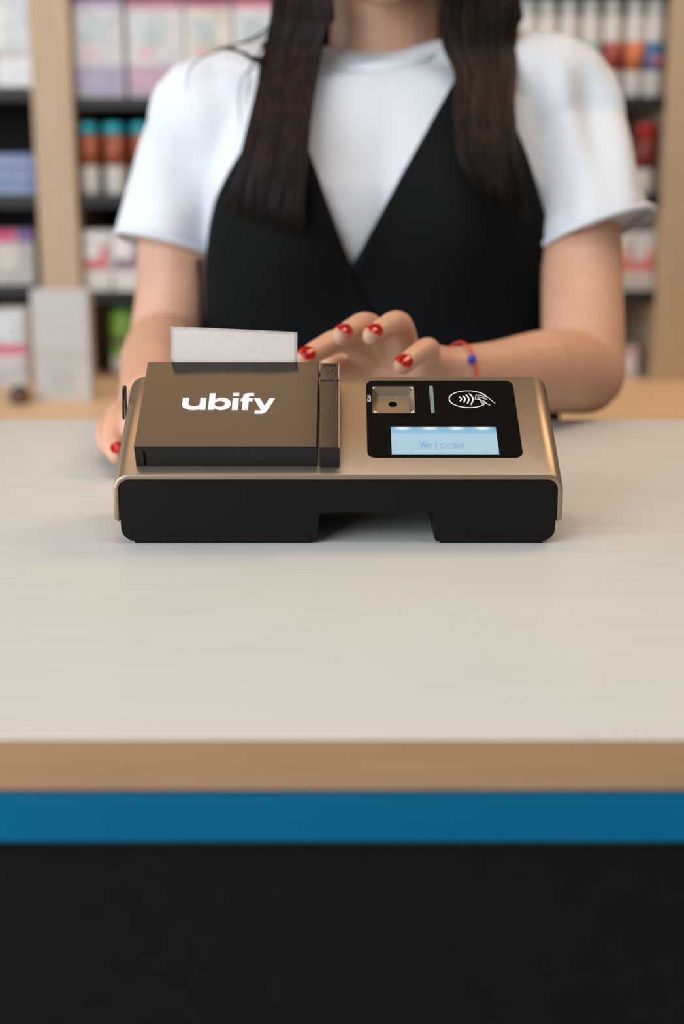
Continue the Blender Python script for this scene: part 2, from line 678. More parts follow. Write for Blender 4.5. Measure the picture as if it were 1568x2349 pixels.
# printer lid: lower wall with a hinge notch, flat cover above it
LN = 14.0
lx0, lx1, lw0, lw1 = -116.3, -14.0, 6.6, 85.2
bm = bmesh.new()
plate(bm, [(lx0, lw0), (lx0 + 4.6, lw0), (lx0 + 4.6, lw0 + 2.2), (lx0 + 6.4, lw0 + 2.2), (lx0 + 6.4, lw0), (lx1, lw0),
           (lx1, lw1), (lx0, lw1)], [], S, 0.0, 11.6)
box(bm, lx0, lx1, lw0, lw1, 11.6, LN, S)
lid = link('printer_lid', bm, 'device_black', term)
bm = bmesh.new()
box(bm, lx0 - 0.02, lx1 + 0.02, lw0 - 0.02, lw1, LN, LN + 0.9, S)
bevel(bm, 0.0007, 3)
link('lid_cover', bm, 'lid_brown', lid)

# side column with the release button
bm = bmesh.new()
box(bm, -12.75, -1.3, 5.6, 66.9, 0, LN - 0.3, S)
bevel(bm, 0.0006, 2)
colm = link('side_column', bm, 'device_black', term)
bm = bmesh.new()
box(bm, -12.7, -1.4, 5.7, 66.9, LN - 0.3, LN + 0.6, S)
bevel(bm, 0.0006, 2)
link('column_cover', bm, 'lid_brown', colm)
bm = bmesh.new()
box(bm, -12.9, -1.5, 67.5, 84.5, 0, LN - 0.2, S)
bevel(bm, 0.0005, 2)
btn = link('release_button', bm, 'device_black', term)
bm = bmesh.new()
box(bm, -12.9, -1.5, 67.5, 84.5, LN - 0.2, LN + 0.9, S)
bevel(bm, 0.0006, 2)
link('button_cover', bm, 'lid_brown', btn)
bm = bmesh.new()
hh = LN + 0.9


def ridge(pts, closed=True):
    q = [Vector(S(p[0], p[1], hh)) for p in pts]
    if closed:
        q.append(q[0])
    for a, b in zip(q[:-1], q[1:]):
        tube(bm, [a, b], [0.00028, 0.00028], 8)


ridge([(-11.2, 81.0), (-3.6, 81.0), (-7.4, 74.2)])
ridge([(-11.2, 82.6), (-3.6, 82.6), (-3.6, 81.9), (-11.2, 81.9)])
link('open_symbol', bm, 'lid_brown', btn, True)

# lettering on the lid
LB = LN + 0.9


def lettering(name, polys, n0, n1, parent, m, f=S):
    bm = bmesh.new()
    for o_, hs in polys:
        plate(bm, o_, hs, f, n0, n1)
    return link(name, bm, m, parent)


def ell(cx, cy, rx, ry, a0=0, a1=360, n=28):
    return [(cx + rx * math.cos(math.radians(a0 + (a1 - a0) * k / n)), cy + ry * math.sin(math.radians(a0 + (a1 - a0) * k / n)))
            for k in range(n + (0 if abs(a1 - a0) >= 360 else 1))]


u_gl = ([(-92.4, 50.5), (-92.4, 44.2)] + ell(-85.6, 44.2, 6.8, 5.2, 180, 300, 14) + [(-82.2, 40.7), (-82.1, 39.2), (-78.7, 39.2), (-78.7, 50.5),
        (-82.2, 50.5), (-82.2, 45.2)] + ell(-85.5, 45.2, 3.3, 2.5, 0, -180, 12) + [(-88.8, 50.5)])
b_gl = ([(-77.1, 54.7), (-77.1, 39.2), (-73.5, 39.2), (-73.5, 40.4)] + ell(-69.6, 44.8, 5.4, 5.8, 222, 498, 26) + [(-73.5, 49.2), (-73.5, 54.7)])
b_ct = ell(-70.7, 44.9, 2.95, 2.65)
i_gl = [(-63.5, 50.2), (-63.5, 39.0), (-59.9, 39.0), (-59.9, 50.2)]
i_dt = [(-63.5, 55.0), (-63.5, 52.0), (-59.9, 52.0), (-59.9, 55.0)]
f_gl = [(-57.6, 39.0), (-54.1, 39.0), (-54.1, 47.2), (-51.8, 47.2), (-51.8, 50.1), (-54.1, 50.1), (-54.1, 51.2), (-53.7, 51.8), (-53.0, 52.0),
        (-51.2, 52.0), (-51.2, 54.9), (-54.6, 54.9), (-56.2, 54.5), (-57.2, 53.5), (-57.6, 52.0), (-57.6, 50.1), (-58.7, 50.1), (-58.7, 47.2),
        (-57.6, 47.2)]
y_gl = [(-51.3, 50.1), (-47.6, 50.1), (-44.7, 43.2), (-42.2, 50.1), (-38.8, 50.1), (-42.7, 39.5), (-43.5, 37.6), (-44.6, 36.2), (-46.2, 35.6),
        (-50.2, 35.6), (-50.2, 38.8), (-46.6, 38.8)]
lettering('lid_lettering', [(u_gl, []), (b_gl, [b_ct]), (i_gl, []), (i_dt, []), (f_gl, []), (y_gl, [])],
          LB - 0.02, LB + 0.05, lid, 'print_white')

# black glass panel with scanner well, status light, symbol and display
px0, px1, pw0, pw1 = 14.5, 103.3, 14.0, 86.0
bm = bmesh.new()
plate(bm, rrect(px0, px1, pw0, pw1, 5.0, 8), [rrect(18.0, 43.3, 54.4, 80.7, 0.2, 1)], S, -0.2, 0.35)
panel = link('glass_panel', bm, 'glass_black', term)
bm = bmesh.new()
wx0, wx1, ww0, ww1 = 18.02, 43.28, 54.42, 80.68
fx_0, fx_1, fw_0, fw_1, dp = 21.2, 40.3, 57.4, 77.6, -5.0
topq = [(wx0, ww0), (wx1, ww0), (wx1, ww1), (wx0, ww1)]
botq = [(fx_0, fw_0), (fx_1, fw_0), (fx_1, fw_1), (fx_0, fw_1)]
tv = [bm.verts.new(S(*p, 0.1)) for p in topq]
bv = [bm.verts.new(S(*p, dp)) for p in botq]
for i in range(4):
    j = (i + 1) % 4
    bm.faces.new((tv[i], tv[j], bv[j], bv[i]))
well = link('scanner_well', bm, 'shell_bronze', panel)
hole = ell(30.5, 69.6, 2.55, 2.55, 0, 360, 24)
bm = bmesh.new()
plate(bm, botq, [hole], S, dp - 0.3, dp)
link('scanner_floor', bm, 'shell_bronze', panel)
bm = bmesh.new()
loft(bm, [[Vector(S(p[0], p[1], h_)) for p in hole] for h_ in (dp - 0.05, dp - 3.5)], cap=False)
bm.faces.new([bm.verts.new(S(p[0], p[1], dp - 3.4)) for p in ell(30.5, 69.6, 2.54, 2.54, 0, 360, 24)])
link('scanner_lens', bm, 'glass_black', panel, False)
bm = bmesh.new()
bm.faces.new([bm.verts.new(S(*p, 0.2)) for p in topq])
link('scanner_window', bm, 'scanner_glass', panel)
for cx, cy, dx, dy in ((18.8, 79.9, 1, -1), (42.5, 79.9, -1, -1), (18.8, 55.2, 1, 1), (42.5, 55.2, -1, 1)):
    bm = bmesh.new()
    plate(bm, [(cx, cy), (cx + 1.9 * dx, cy), (cx + 1.9 * dx, cy + 0.5 * dy), (cx + 0.5 * dx, cy + 0.5 * dy), (cx + 0.5 * dx, cy + 1.9 * dy),
               (cx, cy + 1.9 * dy)], [], S, 0.24, 0.28)
    link('corner_mark', bm, 'print_light', panel)
bm = bmesh.new()
plate(bm, rrect(52.5, 54.8, 54.4, 80.9, 1.1, 5), [], S, 0.3, 0.42)
link('status_light', bm, 'led_teal', panel)

# the word beside the scanner, reading up the slope
bm = bmesh.new()
SCAN = {'S': [[(0.9, 1.75), (0.65, 1.98), (0.3, 1.98), (0.06, 1.72), (0.1, 1.35), (0.45, 1.05), (0.82, 0.8), (0.92, 0.4), (0.65, 0.05), (0.28, 0.03), (0.02, 0.28)]],
        'C': [[(0.95, 1.7), (0.65, 1.98), (0.3, 1.9), (0.06, 1.4), (0.06, 0.6), (0.3, 0.1), (0.65, 0.03), (0.95, 0.3)]],
        'A': [[(0, 0), (0.5, 2), (1.0, 0)], [(0.2, 0.65), (0.8, 0.65)]],
        'N': [[(0.05, 0), (0.05, 2), (0.95, 0), (0.95, 2)]]}
for k, ch in enumerate('SCAN'):
    for st in SCAN[ch]:
        stroke(bm, [(17.15 - p[1] * 0.93, 65.4 + (k * 1.28 + p[0]) * 1.22) for p in st], 0.34, S, 0.35, 0.40)
link('scan_lettering', bm, 'print_light', panel)


def ic(zx, zy):
    return (75.5 + (zx - (665 + (zy - 400) * 0.104)) * 0.0212, 67.8 - (zy - 400) * 0.0333)


bm = bmesh.new()
stroke(bm, [(75.5 + 11.5 * math.cos(math.radians(a)), 67.8 + 8.05 * math.sin(math.radians(a))) for a in range(20, 322, 6)], 0.62, S, 0.35, 0.41)
for pts in ([(412, 345), (450, 365), (465, 410), (435, 455)], [(507, 315), (555, 355), (570, 415), (536, 488)],
            [(600, 282), (655, 345), (675, 425), (640, 520)], [(695, 248), (765, 325), (790, 430), (740, 556)]):
    q = [(v[0], v[1]) for v in catmull([ic(*p) for p in pts], 5)]
    stroke(bm, q, 0.78, S, 0.35, 0.42)
for pts in ([(1065, 355), (1075, 298), (875, 282), (850, 400), (975, 412)],
            [(1185, 405), (960, 345), (925, 340), (922, 362), (955, 395), (1140, 475), (1200, 545), (1275, 570)],
            [(1075, 338), (1195, 335), (1240, 370), (1410, 522)],
            [(985, 410), (985, 440), (1040, 472), (1100, 495), (1140, 485)],
            [(1035, 470), (1010, 485), (1030, 508), (1080, 522), (1160, 515)]):
    stroke(bm, [ic(*p) for p in pts], 0.36, S, 0.35, 0.41)
link('contactless_symbol', bm, 'print_light', panel)

spots = [S(28.5 + 61.2 * q, 41.3, 0.4) for q in (0.11, 0.37, 0.625, 0.87)]
screen_material('screen_blue', (166, 198, 214), 0.92)
screen_material('screen_top', (132, 182, 208), 0.92, spots)
bm = bmesh.new()
plate(bm, [(28.5, 17.0), (89.8, 17.0), (89.7, 35.8), (28.5, 35.8)], [], S, 0.3, 0.4)
scr = link('display', bm, 'screen_blue', panel)
bm = bmesh.new()
plate(bm, [(28.5, 35.8), (89.7, 35.8), (89.6, 41.4), (28.5, 41.4)], [], S, 0.3, 0.4)
link('display_header', bm, 'screen_top', scr)
screen_material('screen_text', (128, 154, 196), 0.9)
GL = {'W': ["11000011", "10011001", "10011001", "10011001", "10111101", "10100101", "11100111", "01000010"],
      'e': ["00000000", "00000000", "00111100", "01000010", "11111110", "10000000", "11000010", "00111100"],
      'l': ["00110000", "00010000", "00010000", "00010000", "00010000", "00010000", "00010000", "00111000"],
      'c': ["00000000", "00000000", "00111100", "01000010", "10000000", "10000000", "01000010", "00111100"],
      'o': ["00000000", "00000000", "00111100", "01000010", "10000001", "10000001", "01000010", "00111100"],
      'm': ["00000000", "00000000", "11110110", "01001001", "01001001", "01001001", "01001001", "11011011"]}
bm = bmesh.new()
pw, ph = 0.41, 0.62
for k, ch in enumerate('Welcome'):
    for r, row in enumerate(GL[ch]):
        for c0, bit in enumerate(row):
            if bit == '1':
                x = 45.2 + k * 3.72 + c0 * pw
                y = 27.6 - r * ph
                plate(bm, [(x, y - ph), (x + pw, y - ph), (x + pw, y), (x, y)], [], S, 0.4, 0.43)
link('display_text', bm, 'screen_text', scr)

# wire loop at the side, behind the shell
bm = bmesh.new()
wl = [at(283, 960, 0.85), at(282.5, 925, 0.85), at(282.2, 895, 0.85), at(283.2, 888, 0.85), at(286, 886.5, 0.85), at(288, 889, 0.85), at(287.5, 900, 0.85),
      at(290, 960, 0.852)]
tube(bm, wl, [0.00075] * len(wl), 10, smooth_k=4)
link('side_wire', bm, 'steel_dark', term, True)

# ------------------------------------------------------------------ receipt paper
bm = bmesh.new()
NX, NZ = 28, 14
pbot, ptop = [], []
grid = []
for j in range(NZ + 1):
    t = j / NZ
    row = []
    for i in range(NX + 1):
        s = i / NX
        yy = 0.8500 + 0.0014 * t * t - 0.0010 * math.sin(s * 3.1) * t + 0.0007 * math.sin(7 * s + 5 * t) * t
        crease = max(0, 1 - abs((s - 0.44) - (1 - t) * 0.03) / 0.035)
        yy -= 0.0012 * crease * max(0, t - 0.5)
        a = at(390 + 292 * s, 748 + 14 * s, yy)
        b = at(390.5 + 289.5 * s, 836, yy)
        z = b.z - 0.012 + (a.z - b.z + 0.012) * t
        x = b.x + (a.x - b.x) * t
        row.append(bm.verts.new((x, yy + max(0, ZC + 0.0938 - z) * 0.62, z)))
    grid.append(row)
for j in range(NZ):
    for i in range(NX):
        bm.faces.new((grid[j][i], grid[j][i + 1], grid[j + 1][i + 1], grid[j + 1][i]))
bmesh.ops.solidify(bm, geom=bm.faces[:], thickness=0.00012)
rc = link('receipt_paper', bm, 'paper', None, True)
set_props(rc, 'blank white receipt paper sticking up behind the printer lid', 'receipt')

# ------------------------------------------------------------------ person
YT = 1.375                                     # middle of the torso
XT = 0.036


def interp(z, tab):
    xs = [t[0] for t in tab]
    return [float(np.interp(z, xs, [t[k] for t in tab])) for k in range(1, len(tab[0]))]


#        z       a      b     xc
TOR = [(-0.25, 0.176, 0.115, XT), (-0.15, 0.172, 0.112, XT), (-0.03, 0.160, 0.100, XT), (0.06, 0.158, 0.098, XT), (0.13, 0.160, 0.102, XT),
       (0.19, 0.158, 0.104, XT), (0.235, 0.150, 0.094, XT + 0.002), (0.265, 0.142, 0.080, XT + 0.003), (0.288, 0.125, 0.066, XT + 0.004),
       (0.303, 0.098, 0.058, XT + 0.004)]


def bust(x, z):
    g = 0.0
    for cx in (-0.068, 0.068):
        g += 0.034 * math.exp(-((x - XT - cx) / 0.055) ** 2 - ((z - 0.165) / (0.065 if z < 0.165 else 0.075)) ** 2)
    return g


def torso_ring(z, off, n=72):
    a, b, xc = interp(z, TOR)
    a, b = a + off, b + off
    pts = []
    for k in range(n):
        t = math.tau * k / n
        c, s = math.cos(t), math.sin(t)
        x = xc + a * math.copysign(abs(c) ** 0.58, c)
        y = YT + b * math.copysign(abs(s) ** 0.58, s)
        if s < 0:
            y -= bust(x, z) * min(1, abs(s) * 1.6)
        pts.append(Vector((x, y, ZC + z)))
    return pts


def yfront(x, z, off):
    a, b, xc = interp(z, TOR)
    a, b = a + off, b + off
    u = min(0.999, abs(x - xc) / a)
    c = u ** (1 / 0.58)
    s = math.sqrt(max(0.0, 1 - c * c))
    return YT - b * s ** 0.58 - bust(x, z) * min(1, s * 1.6)


def on_front(px, py, off, y_start=1.28):
    Y = y_start
    for _ in range(8):
        p = at(px, py, Y)
        Y = 0.5 * Y + 0.5 * yfront(p.x, p.z - ZC, off)
    return at(px, py, Y)


# joints
SH_R, EL_R, WR_R = Vector((-0.130, 1.388, ZC + 0.250)), Vector((-0.166, 1.335, ZC + 0.040)), at(345, 925, 1.075)
SH_L, EL_L, WR_L = Vector((0.203, 1.388, ZC + 0.258)), Vector((0.207, 1.212, ZC + 0.034)), at(1045, 862, 1.035)
NECK0, NECK1 = Vector((0.040, 1.395, ZC + 0.25)), Vector((0.038, 1.375, ZC + 0.42))
HEAD = Vector((0.035, 1.365, ZC + 0.459))

body = bmesh.new()
loft(body, [torso_ring(z, -0.020, 40) for z in np.linspace(-0.2, 0.235, 12)])
tube(body, [NECK0, (NECK0 + NECK1) / 2, NECK1], [0.052, 0.0500, 0.052], 24, smooth_k=4)
tube(body, [(SH_R + Vector((0.10, 0, 0.03))), SH_R], [0.038, 0.036], 16)
tube(body, [(SH_L - Vector((0.10, 0, 0.03))), SH_L], [0.038, 0.036], 16)
# upper arms and forearms, bending at the elbow
tube(body, [SH_R, SH_R.lerp(EL_R, 0.45) + Vector((-0.005, 0, 0)), SH_R.lerp(EL_R, 0.8), EL_R], [0.037, 0.038, 0.036, 0.035], 24, smooth_k=4)
tube(body, [EL_R, EL_R.lerp(WR_R, 0.3), EL_R.lerp(WR_R, 0.7), WR_R], [0.035, 0.0365, 0.029, 0.0245], 24, smooth_k=4)
tube(body, [SH_L, SH_L.lerp(EL_L, 0.45) + Vector((0.009, 0, 0)), SH_L.lerp(EL_L, 0.8) + Vector((0.004, 0, 0)), EL_L], [0.036, 0.036, 0.036, 0.0355],
     24, smooth_k=4)
tube(body, [EL_L, EL_L.lerp(WR_L, 0.3) + Vector((0, 0, 0.002)), EL_L.lerp(WR_L, 0.7), WR_L], [0.0355, 0.0345, 0.0265, 0.0215], 24, smooth_k=4)

# head: skull, jaw, chin, nose, lips, ears
ellipsoid(body, HEAD + Vector((0, 0.012, 0.035)), (0.074, 0.092, 0.086))
ellipsoid(body, HEAD + Vector((0, -0.028, -0.035)), (0.060, 0.062, 0.078))
ellipsoid(body, HEAD + Vector((0, -0.062, -0.098)), (0.026, 0.022, 0.019))
ellipsoid(body, HEAD + Vector((-0.030, -0.020, -0.075)), (0.026, 0.042, 0.028))
ellipsoid(body, HEAD + Vector((0.030, -0.020, -0.075)), (0.026, 0.042, 0.028))
tube(body, [HEAD + Vector((0, -0.078, 0.022)), HEAD + Vector((0, -0.098, -0.020))], [0.008, 0.0115], 12)
ellipsoid(body, HEAD + Vector((0, -0.084, -0.056)), (0.023, 0.010, 0.0075))
ellipsoid(body, HEAD + Vector((0, -0.083, -0.066)), (0.021, 0.010, 0.0080))
for sx in (-1, 1):
    ellipsoid(body, HEAD + Vector((0.074 * sx, 0.010, -0.008)), (0.008, 0.018, 0.030))
    ellipsoid(body, HEAD + Vector((0.031 * sx, -0.073, 0.026)), (0.021, 0.012, 0.008))

NAILS = []
CAMP = Vector((0, 0, ZC + CAM_H))


def finger(joints, rads, nail=True, up=None, ln=0.0064, wd=0.0056):
    tube(body, joints, rads, 16, smooth_k=4)
    if nail:
        a, b = Vector(joints[-2]), Vector(joints[-1])
        d = (b - a).normalized()
        view = Vector(up) if up is not None else ((CAMP - b).normalized() + Vector((0, 0, 0.45)))
        nrm = (view - d * view.dot(d)).normalized()
        NAILS.append((b, d, nrm, rads[-1], ln, wd))


# hand reaching over the terminal (fingers bent, nails towards the camera)
palm_c = at(945, 838, 1.030)
ellipsoid(body, at(985, 845, 1.035), (0.030, 0.024, 0.017))
mcp = {'index': at(868, 812, 1.052), 'middle': at(890, 800, 1.040), 'ring': at(930, 808, 1.026), 'little': at(975, 832, 1.010)}
for k_ in mcp:
    tube(body, [WR_L, WR_L.lerp(mcp[k_], 0.55), mcp[k_]], [0.020, 0.0150, 0.0115], 16, smooth_k=3)
finger([mcp['index'], at(790, 782, 1.015), at(742, 797, 0.995), at(699, 822, 0.978)], [0.0115, 0.0093, 0.0084, 0.0072])
finger([mcp['middle'], at(845, 746, 1.012), at(812, 754, 0.985), at(783, 770, 0.966)], [0.0115, 0.0092, 0.0082, 0.0070])
finger([mcp['ring'], at(915, 744, 0.998), at(885, 752, 0.974), at(852, 770, 0.954)], [0.0112, 0.0094, 0.0083, 0.0070])
finger([mcp['little'], at(982, 800, 0.985), at(955, 814, 0.965), at(922, 840, 0.948)], [0.0105, 0.0082, 0.0075, 0.0066])
finger([at(960, 850, 1.045), at(860, 842, 1.055), at(800, 838, 1.045), at(757, 842, 1.030)], [0.0150, 0.0120, 0.0100, 0.0085], nail=False)

# hand resting on the counter beside the terminal
K = [at(266, 962, 1.046), at(296, 944, 1.026), at(322, 938, 1.022), at(352, 942, 1.020)]
for q in K:
    tube(body, [WR_R, WR_R.lerp(q, 0.5), q], [0.020, 0.0150, 0.0108], 16, smooth_k=3)
finger([K[0], at(240, 984, 1.018), at(241, 1010, 1.000), at(250, 1030, 0.988)], [0.0096, 0.0070, 0.0064, 0.0060], nail=False)
finger([K[1], at(268, 966, 0.992), at(258, 1014, 0.968), at(270, 1044, 0.954)], [0.0108, 0.0090, 0.0080, 0.0072], up=(0.45, -1.0, 0.45))
finger([K[2], at(310, 965, 0.980), at(322, 1000, 0.962), at(338, 1028, 0.955)], [0.0112, 0.0092, 0.0084, 0.0074], nail=False)
finger([K[3], at(352, 970, 0.982), at(362, 1004, 0.965), at(374, 1030, 0.957)], [0.0110, 0.0090, 0.0082, 0.0072], nail=False)
finger([WR_R + Vector((0.01, -0.01, 0)), at(372, 985, 1.035), at(396, 1010, 1.010), at(408, 1028, 0.990)], [0.016, 0.0125, 0.0105, 0.009], nail=False)

body_me = remeshed(body, 0.0021, 5, 0.5)
person = link('person', body_me, 'skin', None, True)
set_props(person, 'person with long dark hair, white t-shirt and black vest behind the counter', 'person')

# nails
for b, d, nrm, r, ln, wd in NAILS:
    bm = bmesh.new()
    side = d.cross(nrm)
    c = b + d * 0.0016
    NU, NV = 10, 10
    rows = []
    for i in range(NU + 1):
        u = -1 + 2 * i / NU
        row = []
        for j in range(NV + 1):
            v = -1 + 2 * j / NV
            wloc = math.sqrt(max(0.02, 1 - abs(u) ** 3.0))
            ang = v * wloc * wd / r * 1.05
            drop = 0.0012 * max(0, u) ** 2
            rr = r * 1.0 + 0.0009
            row.append(bm.verts.new(c + d * (u * ln) + side * (math.sin(ang) * rr) + nrm * (math.cos(ang) * rr - drop)))
        rows.append(row)
    for i in range(NU):
        for j in range(NV):
            bm.faces.new((rows[i][j], rows[i + 1][j], rows[i + 1][j + 1], rows[i][j + 1]))
    bmesh.ops.solidify(bm, geom=bm.faces[:], thickness=0.0009)
    set_props(link('nail', bm, 'nail_red', person, True), 'glossy red painted nail')

# thread bracelet with a bead
bm = bmesh.new()
bd = ((WR_L - EL_L).normalized() + Vector((-0.75, 0.35, 0))).normalized()
bc = WR_L.lerp(EL_L, 0.02)
e1 = (Vector((0, 0, 1)) - bd * bd.z).normalized()
e2 = bd.cross(e1)
lp = [bc + e1 * 0.0245 * math.cos(math.tau * k / 40) + e2 * 0.0245 * math.sin(math.tau * k / 40) + bd * 0.003 * math.sin(math.tau * k / 40)
      for k in range(41)]
tube(bm, lp, [0.0009] * 41, 8, round_caps=False)
br = link('bracelet', bm, 'thread_red', person, True)
set_props(br, 'thin red thread bracelet')
toc = (CAMP - bc).normalized() + Vector((0, 0, 0.55))
toc = (toc - bd * toc.dot(bd)).normalized()
bm = bmesh.new()
ellipsoid(bm, bc + toc * 0.0252, (0.0030, 0.0030, 0.0036))
link('bead', bm, 'bead_blue', br, True)

# face details (above the frame)
for sx in (-1, 1):
    bm = bmesh.new()
    ellipsoid(bm, HEAD + Vector((0.031 * sx, -0.080, 0.012)), (0.0115, 0.006, 0.0055))
    e_ = link('eye', bm, 'eye_white', person, True)
    bm = bmesh.new()
    ellipsoid(bm, HEAD + Vector((0.031 * sx, -0.0845, 0.012)), (0.0048, 0.0026, 0.0048))
    link('iris', bm, 'eye_dark', e_, True)
bm = bmesh.new()
ellipsoid(bm, HEAD + Vector((0, -0.0880, -0.0565)), (0.021, 0.0075, 0.0048))
ellipsoid(bm, HEAD + Vector((0, -0.0870, -0.0655)), (0.019, 0.0078, 0.0058))
link('lips', bm, 'lip', person, True)

# t-shirt
bm = bmesh.new()
rings = [torso_ring(z, 0.003) for z in np.linspace(-0.16, 0.262, 24)]
base_r = torso_ring(0.262, 0.003)


def collar_pt(t, g=0.0):
    return Vector((0.040 + (0.0565 + g) * math.cos(t), 1.374 + (0.062 + g) * math.sin(t),
                   ZC + 0.3015 + 0.011 * math.sin(t) + 0.0065 * math.cos(t)))


for f_ in (0.3, 0.6, 0.85, 1.0):
    rings.append([p.lerp(collar_pt(math.tau * k / 72), f_) + Vector((0, 0, 0.006 * math.sin(f_ * math.pi))) for k, p in enumerate(base_r)])
loft(bm, rings)


# shoulder yoke: a smooth saddle from sleeve to sleeve under the neck
def yoke_ring(x, zt, zb, b):
    zc, hz = (zt + zb) / 2, (zt - zb) / 2
    return [Vector((x, YT + 0.004 + b * math.copysign(abs(math.cos(t)) ** 0.85, math.cos(t)), ZC + zc + hz * math.copysign(abs(math.sin(t)) ** 0.85, math.sin(t))))
            for t in [math.tau * k / 32 for k in range(32)]]


loft(bm, [yoke_ring(x, zt, zb, b) for x, zt, zb, b in
          ((-0.178, 0.262, 0.205, 0.032), (-0.172, 0.280, 0.185, 0.046), (-0.155, 0.295, 0.165, 0.056), (-0.125, 0.306, 0.15, 0.064), (-0.085, 0.312, 0.14, 0.072),
           (-0.035, 0.311, 0.13, 0.078), (0.04, 0.313, 0.13, 0.080), (0.115, 0.322, 0.13, 0.078), (0.165, 0.327, 0.14, 0.072), (0.205, 0.324, 0.15, 0.064),
           (0.232, 0.311, 0.165, 0.056), (0.250, 0.294, 0.185, 0.046), (0.257, 0.268, 0.205, 0.032))])


def sleeve(c0, r0, c1, r1, n1, mids):
    """sleeve from the shoulder to a flat hem with normal n1"""
    n1 = Vector(n1).normalized()
    path = [Vector(c0)] + [Vector(m[0]) for m in mids] + [Vector(c1)]
    rad = [r0] + [m[1] for m in mids] + [r1]
    q = catmull([(*p, *r) for p, r in zip(path, rad)], 6)
    rings = []
    N = len(q)
    for i, v in enumerate(q):
        p = Vector(v[:3])
        d = (Vector(q[min(i + 1, N - 1)][:3]) - Vector(q[max(i - 1, 0)][:3])).normalized()
        w = (i / (N - 1)) ** 2
        d = (d * (1 - w) + n1 * w).normalized()
        a = Vector((1, 0, 0)) - d * d.x
        a.normalize()
        b = d.cross(a)
        rings.append([p + a * v[3] * math.cos(t) + b * v[4] * math.sin(t) for t in [math.tau * k / 32 for k in range(32)]])
    loft(bm, rings)
    return rings[-1]


hem_r = sleeve((-0.130, 1.386, ZC + 0.240), (0.050, 0.052), (-0.166, 1.355, ZC + 0.134), (0.0465, 0.054), (-0.24, -0.2, -1),
               [((-0.147, 1.372, ZC + 0.190), (0.0520, 0.056))])
hem_l = sleeve((0.203, 1.384, ZC + 0.250), (0.050, 0.052), (0.227, 1.300, ZC + 0.149), (0.0545, 0.060), (0.34, -0.3, -1),
               [((0.214, 1.345, ZC + 0.200), (0.0560, 0.060))])
shirt_me = remeshed(bm, 0.0035, 10, 0.5)
n = len(shirt_me.vertices)
co = np.empty(n * 3)
no = np.empty(n * 3)
shirt_me.vertices.foreach_get('co', co)
shirt_me.vertex_normals.foreach_get('vector', no)
co = co.reshape(-1, 3)
no = no.reshape(-1, 3)
x, y, z = co[:, 0], co[:, 1], co[:, 2] - ZC


def sstep(a, b, v):
    t = np.clip((v - a) / (b - a), 0, 1)
    return t * t * (3 - 2 * t)


# creases of the sleeve by the terminal's display side, softer ones elsewhere
wl_ = sstep(0.165, 0.20, x) * sstep(0.10, 0.16, z) * (1 - sstep(0.285, 0.31, z))
fold = np.sin((x * 0.80 - z * 0.55 + 0.15 * z * z * 10) * 175) * 0.5 + np.sin((x * 0.95 - z * 0.25) * 110 + 1.0) * 0.5
d_ = wl_ * fold * 0.0060
wr_ = (1 - sstep(-0.12, -0.09, x)) * (1 - sstep(0.285, 0.31, z))
d_ += wr_ * (np.sin((x * 0.9 + z * 0.30) * 120) * 0.0017 + np.sin(x * 60 - z * 90) * 0.0008)
wc = (1 - sstep(0.10, 0.13, np.abs(x - XT))) * (1 - sstep(0.26, 0.29, z))
d_ += wc * (np.sin((x - XT) * 55 + z * 25) * 0.0010 + np.sin(x * 30 - z * 70) * 0.0008)
co += no * d_[:, None]
shirt_me.vertices.foreach_set('co', co.ravel())
shirt = link('t_shirt', shirt_me, 'shirt_white', person, True)
set_props(shirt, 'white short-sleeved crew neck t-shirt')
for nm, ring in (('sleeve_hem', hem_r), ('sleeve_hem', hem_l)):
    bm = bmesh.new()
    cen = sum(ring, Vector()) / len(ring)
    pts = [cen + (p - cen) * 0.985 for p in ring] + [cen + (ring[0] - cen) * 0.985]
    tube(bm, pts, [0.0032] * len(pts), 8, round_caps=False)
    link(nm, bm, 'shirt_white', shirt, True)
bm = bmesh.new()
pts = []
for k in range(49):
    t = math.tau * k / 48
    pts.append(collar_pt(t, 0.001))
tube(bm, pts, [0.0042] * len(pts), 10, round_caps=False, flat=1.3)
link('collar', bm, 'shirt_white', shirt, True)

# vest: two crossing front panels and a back
OFF = 0.010


def poly_x(tab, y):
    return float(np.interp(y, [t[1] for t in tab], [t[0] for t in tab]))


def panel_grid(inner, outer, y0, y1, off, nu=22, nv=48):
    bm = bmesh.new()
    G = []
    for j in range(nv + 1):
        py = y0 + (y1 - y0) * j / nv
        xi, xo = poly_x(inner, py), poly_x(outer, py)
        row = []
        for i in range(nu + 1):
            px = xi + (xo - xi) * i / nu
            p = on_front(px, py, off)
            row.append(bm.verts.new(p))
        G.append(row)
    for j in range(nv):
        for i in range(nu):
            bm.faces.new((G[j][i], G[j][i + 1], G[j + 1][i + 1], G[j + 1][i]))
    bmesh.ops.recalc_face_normals(bm, faces=bm.faces)
    bmesh.ops.solidify(bm, geom=bm.faces[:], thickness=0.0028)
    return bm


